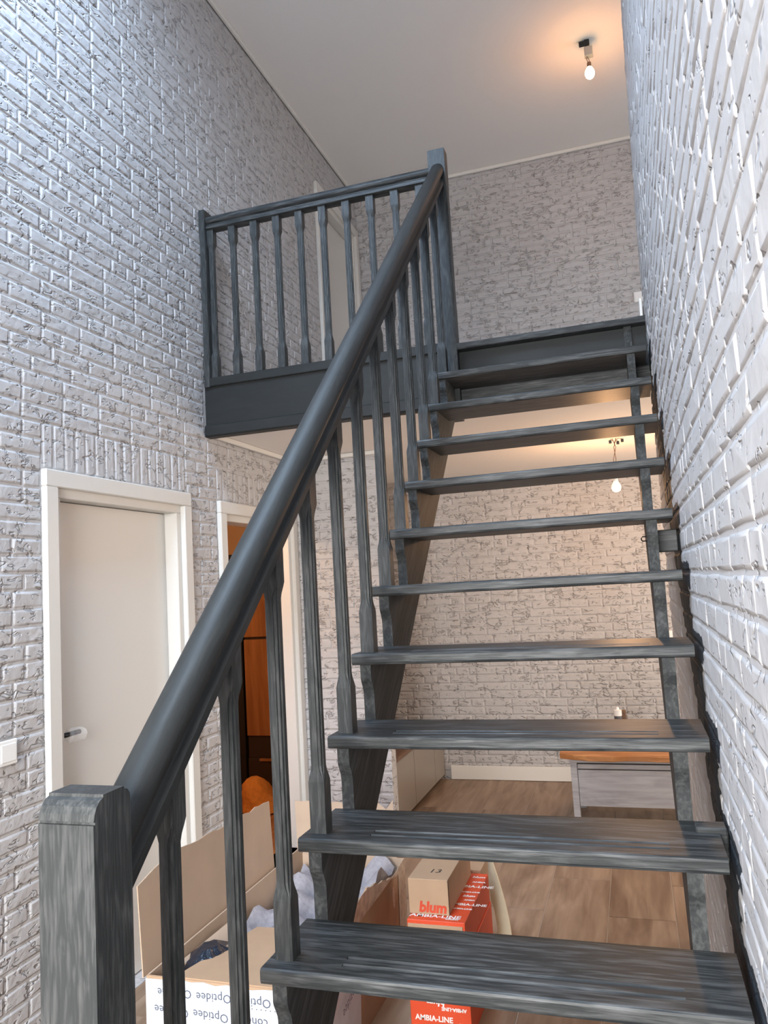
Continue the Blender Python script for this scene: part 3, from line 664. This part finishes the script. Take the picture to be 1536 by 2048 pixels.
for row, z in enumerate((ZT-.048, ZT-.105, ZT-.165, ZT-.225, ZT-.29)):
    for i, x_ in enumerate((-1.675, -1.54, -1.41)):
        text('Optidee' if (row+i) % 4 != 3 else 'concept', 'print', 'ink', bx, (x_-.012*row+.05, Y0-.0032, z+.02), (-1, 0, .03*(1 if row % 2 else -1)), (0, 0, -1), .036)
    text('. . . . . . . . . . .', 'print', 'ink', bx, (-1.33, Y0-.0032, z-.010), (-1, 0, 0), (0, 0, -1), .03)
text('Optidee', 'print', 'ink', bx, (X1+.0222, 1.36, -.405), (0, -1, -.2), (0, .2, -1), .045)
# contents
m = MB(); n = 16; V = []; F = []
for j in range(n+1):
    for i in range(n+1):
        x_ = X0+.03+(X1-X0-.06)*i/n; y_ = 1.30+.70*j/n
        V.append((x_, y_, -.30+.05*math.sin(i*.9+j*.5)*.6+.03*math.cos(j*1.1-i*.4)+.05*(i/n)))
for j in range(n):
    for i in range(n): F.append((j*(n+1)+i, j*(n+1)+i+1, (j+1)*(n+1)+i+1, (j+1)*(n+1)+i))
k0 = len(V); V += [(v[0], v[1], FL+.02) for v in V[:k0]]; F += [tuple(q+k0 for q in f)[::-1] for f in F]
for i in range(n):
    F += [(i+1, i, k0+i, k0+i+1), (n*(n+1)+i, n*(n+1)+i+1, k0+n*(n+1)+i+1, k0+n*(n+1)+i), (i*(n+1), (i+1)*(n+1), k0+(i+1)*(n+1), k0+i*(n+1)), ((i+1)*(n+1)+n, i*(n+1)+n, k0+i*(n+1)+n, k0+(i+1)*(n+1)+n)]
m.add(V, F); tag(m.build('blanket', 'blanket', smooth=True, origin=(-1.54, 1.65, FL+.02)), 'grey folded blanket inside the open carton', 'blanket')
m = MB(); secs = []
for z, s in ((FL+.02, .08), (-.45, .10), (-.30, .10), (-.22, .075), (-.19, .03)):
    secs.append([(X0+.11+s*.9*math.cos(a)*(1+.2*math.sin(5*a+z*30)), 1.06+s*1.2*math.sin(a)*(1+.15*math.cos(4*a)), z) for a in [2*math.pi*k/14 for k in range(14)]])
m.loft(secs); tag(m.build('plastic_bag', 'bag', origin=(X0+.11, 1.06, FL+.02)), 'dark plastic bag in the near corner of the carton', 'bag')

def carton(name, x0, x1, y0, y1, z0, z1, mat, label):
    o = empty(name, ((x0+x1)/2, (y0+y1)/2, z0), label, 'box'); MB().box(x0, x1, y0, y1, z0, z1).build('body', mat, o, bevel=.0015); return o
# lower red carton, upper red carton, small kraft carton on top, further kraft carton behind
RX0, RX1 = -1.135, -.915
c1 = carton('red_carton', RX0, RX1+.0, 1.50, 1.98, FL, -.362, 'red', 'red printed carton standing on the floor at the bottom of the pile')
text('blum', 'print', 'whiteink', c1, (-1.005, 1.4992, -.515), (-1, 0, 0), (0, 0, -1), .034, bold=.0012, shear=.2)
text('AMBIA-LINE', 'print', 'whiteink', c1, (-1.118, 1.4992, -.590), (1, 0, 0), (0, 0, 1), .026, bold=.0008)
text('AMBIA-LINE', 'print', 'whiteink', c1, (-.93, 1.4992, -.540), (-1, 0, 0), (0, 0, -1), .017, bold=.0006)
text('blum', 'print', 'whiteink', c1, (-.96, 1.4992, -.600), (1, 0, 0), (0, 0, 1), .016, bold=.0006, shear=.2)
text('AMBIA-LINE', 'print', 'whiteink', c1, (-1.07, 1.4992, -.405), (1, 0, 0), (0, 0, 1), .026, bold=.0008)
c2 = empty('red_carton', (-1.025, 1.74, -.362), 'long red printed carton with a bare kraft end under the small box', 'box')
MB().box(RX0+.003, RX1-.004, 1.508, 1.975, -.361, -.253).build('body', 'red', c2, bevel=.0015)
MB().box(RX0+.006, RX1-.012, 1.5035, 1.509, -.318, -.266).build('kraft_end', 'kraft', c2, bevel=.001)
text('AMBIA-LINE', 'print', 'whiteink', c2, (-1.085, 1.5072, -.345), (1, 0, 0), (0, 0, 1), .022, bold=.0007); text('AMBIA-LINE', 'print', 'whiteink', c2, (-.99, 1.5072, -.345), (1, 0, 0), (0, 0, 1), .014, bold=.0005)
for s, x_, y_, sz in (('AMBIA-LINE', -1.20+.07, 1.535, .036), ('blum', -.995, 1.525, .024), ('AMBIA-LINE', -1.01, 1.655, .027), ('blum', -.975, 1.735, .024), ('AMBIA', -.962, 1.70, .014), ('AMBIA-LINE', -1.035, 1.825, .031), ('AMBIA', -.965, 1.875, .018), ('blum', -.975, 1.925, .026), ('AMBIA-LINE', -.99, 1.775, .014), ('AMBIA-LINE', -.99, 1.620, .014)):
    text(s, 'print', 'whiteink', c2, (x_, y_, -.2522), (1, 0, 0), (0, 1, 0), sz, bold=.0008, shear=.2 if s == 'blum' else 0)
c3 = carton('small_carton', -1.135, -.985, 1.555, 1.95, -.252, -.128, 'kraft', 'small kraft box with red lettering and handwritten 13 on its lid')
text('blum', 'print', 'redink', c3, (-1.098, 1.5542, -.243), (1, 0, 0), (0, 0, 1), .052, bold=.0022, shear=.15)
text('13', 'print', 'blackink', c3, (-1.075, 1.62, -.1275), (1, .05, 0), (-.05, 1, 0), .05, shear=.15)
MB().box(-.9838, -.9832, 1.555, 1.56, -.25, -.13).build('lid_gap', 'dark', c3)
carton('kraft_carton', -1.10, -.955, 2.0, 2.16, FL, -.25, 'kraft', 'upright kraft carton behind the red cartons')
m = MB(); pa = []
for i in range(13):
    t = i/12; pa.append((-.955+.075*math.sin(t*1.5)+.0*t, 2.23-.02*t, -.27-.37*t))
secs = [[(x_-.06*(1-.5*abs(2*i/12-1)), y_, z_), (x_, y_, z_), (x_, y_+.012, z_), (x_-.06, y_+.012, z_)] for i, (x_, y_, z_) in enumerate(pa)]
m.loft(secs[::-1]); tag(m.build('curved_panel', 'cream', smooth=True, origin=(-.95, 2.23, FL)), 'pale cream curved board leaning behind the red cartons', 'board')
